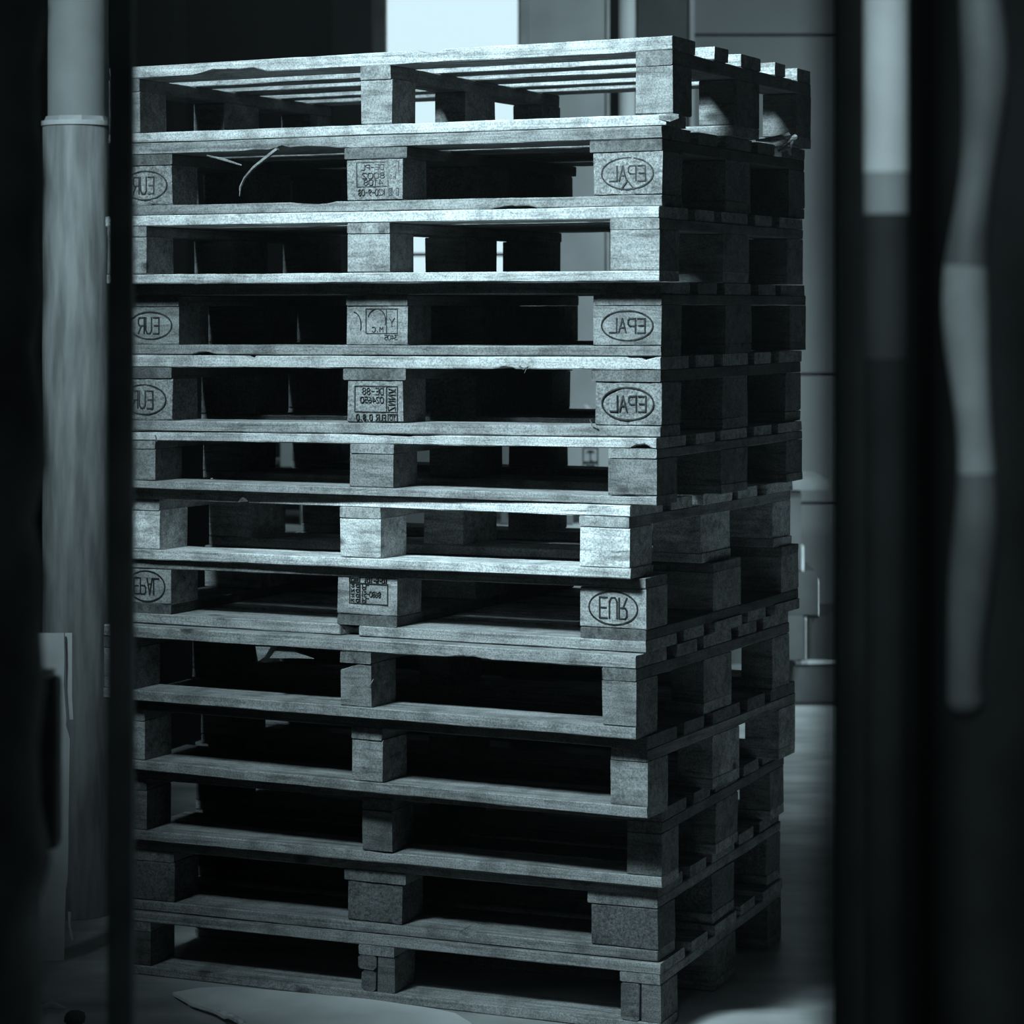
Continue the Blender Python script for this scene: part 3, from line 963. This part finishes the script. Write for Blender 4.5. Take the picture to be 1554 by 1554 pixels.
# dark wrapped bundle at the left frame edge
Yb = 2.1
bm = bmesh.new()
import itertools
nz, na = 90, 28
prev = None
edge = lambda z: at(0, 0, Yb).x
for i in range(nz + 1):
    z = 0.0 + 4.2 * i / nz
    py = HY - (z - CAMZ) / Yb * FPX
    ring = []
    for k in range(na):
        t = 2 * math.pi * k / na
        ex = 62 + 9 * math.sin(py / 33.0) + 7 * math.sin(py / 19.0 + 1.3)
        ex += 12 * math.exp(-((py - 110) / 60.0) ** 2) * -1 + (10 if 120 < py < 260 else 0)
        r = 0.14 + (ex - 62) / FPX * Yb
        cxx = at(62, 0, Yb).x - 0.14
        ring.append(bm.verts.new((cxx + r * math.cos(t) - 0.0, Yb + 0.12 * math.sin(t), z)))
    if prev:
        for k in range(na):
            bm.faces.new((prev[k], prev[(k + 1) % na], ring[(k + 1) % na], ring[k]))
    else:
        bm.faces.new(ring[::-1])
    prev = ring
bm.faces.new(prev)
for v in bm.verts: v.co.x -= at(-40, 0, Yb).x; v.co.y -= Yb
tag(link('wrapped_bundle', bm, plain('black_film', 0.16, 0.7, 0.15, nscale=10, namp=.4), loc=(at(-40, 0, Yb).x, Yb, 0), smooth=True), 'tall lumpy black wrapped bundle at the left edge of the picture', 'bundle')
# dark box, the light on its top rim put in as a pale strip
Yx = 2.9
a_ = at(20, 1286, Yx); b_ = at(91, 1026, Yx)
bx = empty('hand_truck', ((a_.x + b_.x) / 2, Yx, 0))
tag(bx, 'dark upright board with painted light on its top rim in front of the leaning cardboard', 'board')
bx.name = 'upright_board'
bm = bmesh.new(); box(bm, -(b_.x - a_.x) / 2, (b_.x - a_.x) / 2, -.02, .02, a_.z, b_.z, .008); box(bm, -(b_.x - a_.x) / 2, 0.0, -.02, .02, 0, a_.z); link('panel', bm, M_black, bx)
bm = bmesh.new(); box(bm, .002, .018, -.02, .02, b_.z, b_.z + .006, .002); link('painted_rim_light', bm, M_pale, bx)

# right side: dark cabinet with vertical pipes
Yd = 2.6
xl = at(1274, 0, Yd).x
bm = bmesh.new(); box(bm, 0, .9, 0, .04, 0, 4.99, .006)
tag(link('black_board', bm, M_pitch, loc=(xl, Yd, 0)), 'large matt black board filling the right edge of the picture', 'board')
Y1 = 2.35
r1 = 34 / FPX * Y1
p = at(1345, 0, Y1)
ze = at(0, 262, Y1).z; zc = at(0, 325, Y1).z; zd = at(0, 545, Y1).z
pipe = empty('conduit', (p.x, Y1, 0)); tag(pipe, 'straight vertical pipe with a painted pale highlight on its upper part in front of the black board', 'pipe')  # streak of light painted as pipe sections, paler above, fading downwards
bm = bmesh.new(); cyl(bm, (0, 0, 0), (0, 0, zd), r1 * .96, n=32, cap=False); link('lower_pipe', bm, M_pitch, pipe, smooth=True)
bm = bmesh.new(); cyl(bm, (0, 0, zd), (0, 0, zc), r1 * .98, n=32, cap=False); link('highlight_tail', bm, plain('highlight_tail_dark', .010, .7, .1, namp=.4), pipe, smooth=True)
bm = bmesh.new(); cyl(bm, (0, 0, zc), (0, 0, ze), r1 * .99, n=32, cap=False); link('highlight_fade', bm, plain('highlight_fade_grey', .10, .6, namp=.2), pipe, smooth=True)
bm = bmesh.new(); cyl(bm, (0, 0, ze), (0, 0, 4.98), r1, n=32, cap=False); link('painted_highlight', bm, plain('highlight_pale', .23, .5), pipe, smooth=True)
Y2 = 2.2
hz = empty('hose', (at(1475, 0, Y2).x, Y2, 0)); tag(hz, 'softly wavering grey hose hanging at the far right edge', 'hose')
pts, rd, tones_ = [], [], []
for k in range(101):
    y = -400 + 1490 * k / 100
    x = 1474 + 9 * math.sin(y / 95.0) + (14 * min(1, (410 - y) / 300.0) if y < 410 else 0)
    pts.append(at(x, y, Y2) - hz.location)
    rd.append((31 + 4 * math.sin(y / 60.0)) / FPX * Y2 * (0.5 if k in (0, 100) else 1))
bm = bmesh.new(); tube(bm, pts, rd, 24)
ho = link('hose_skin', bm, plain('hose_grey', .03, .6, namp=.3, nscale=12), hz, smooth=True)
ho.data.materials.append(plain('hose_lit_band', .09, .6, namp=.3, nscale=12))
ho.data.materials.append(plain('hose_dim_band', .035, .6, namp=.3, nscale=12))
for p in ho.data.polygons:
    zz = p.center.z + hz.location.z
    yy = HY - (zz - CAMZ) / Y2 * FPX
    p.material_index = 1 if 400 < yy < 715 else (2 if yy >= 715 else 0)  # bright and dim stretches of the light streak put into the colour
# thin rod very close to the camera, thrown out of focus
Y3 = 0.8
bm = bmesh.new(); cyl(bm, (0, 0, 0), (0, 0, 4.99), 24 / FPX * Y3, n=20, cap=False)
tag(link('thin_rod', bm, plain('rod_grey', .10, .5), loc=(at(1263, 0, Y3).x, Y3, 0), smooth=True), 'thin upright rod close to the camera, blurred, left of the black board', 'rod')
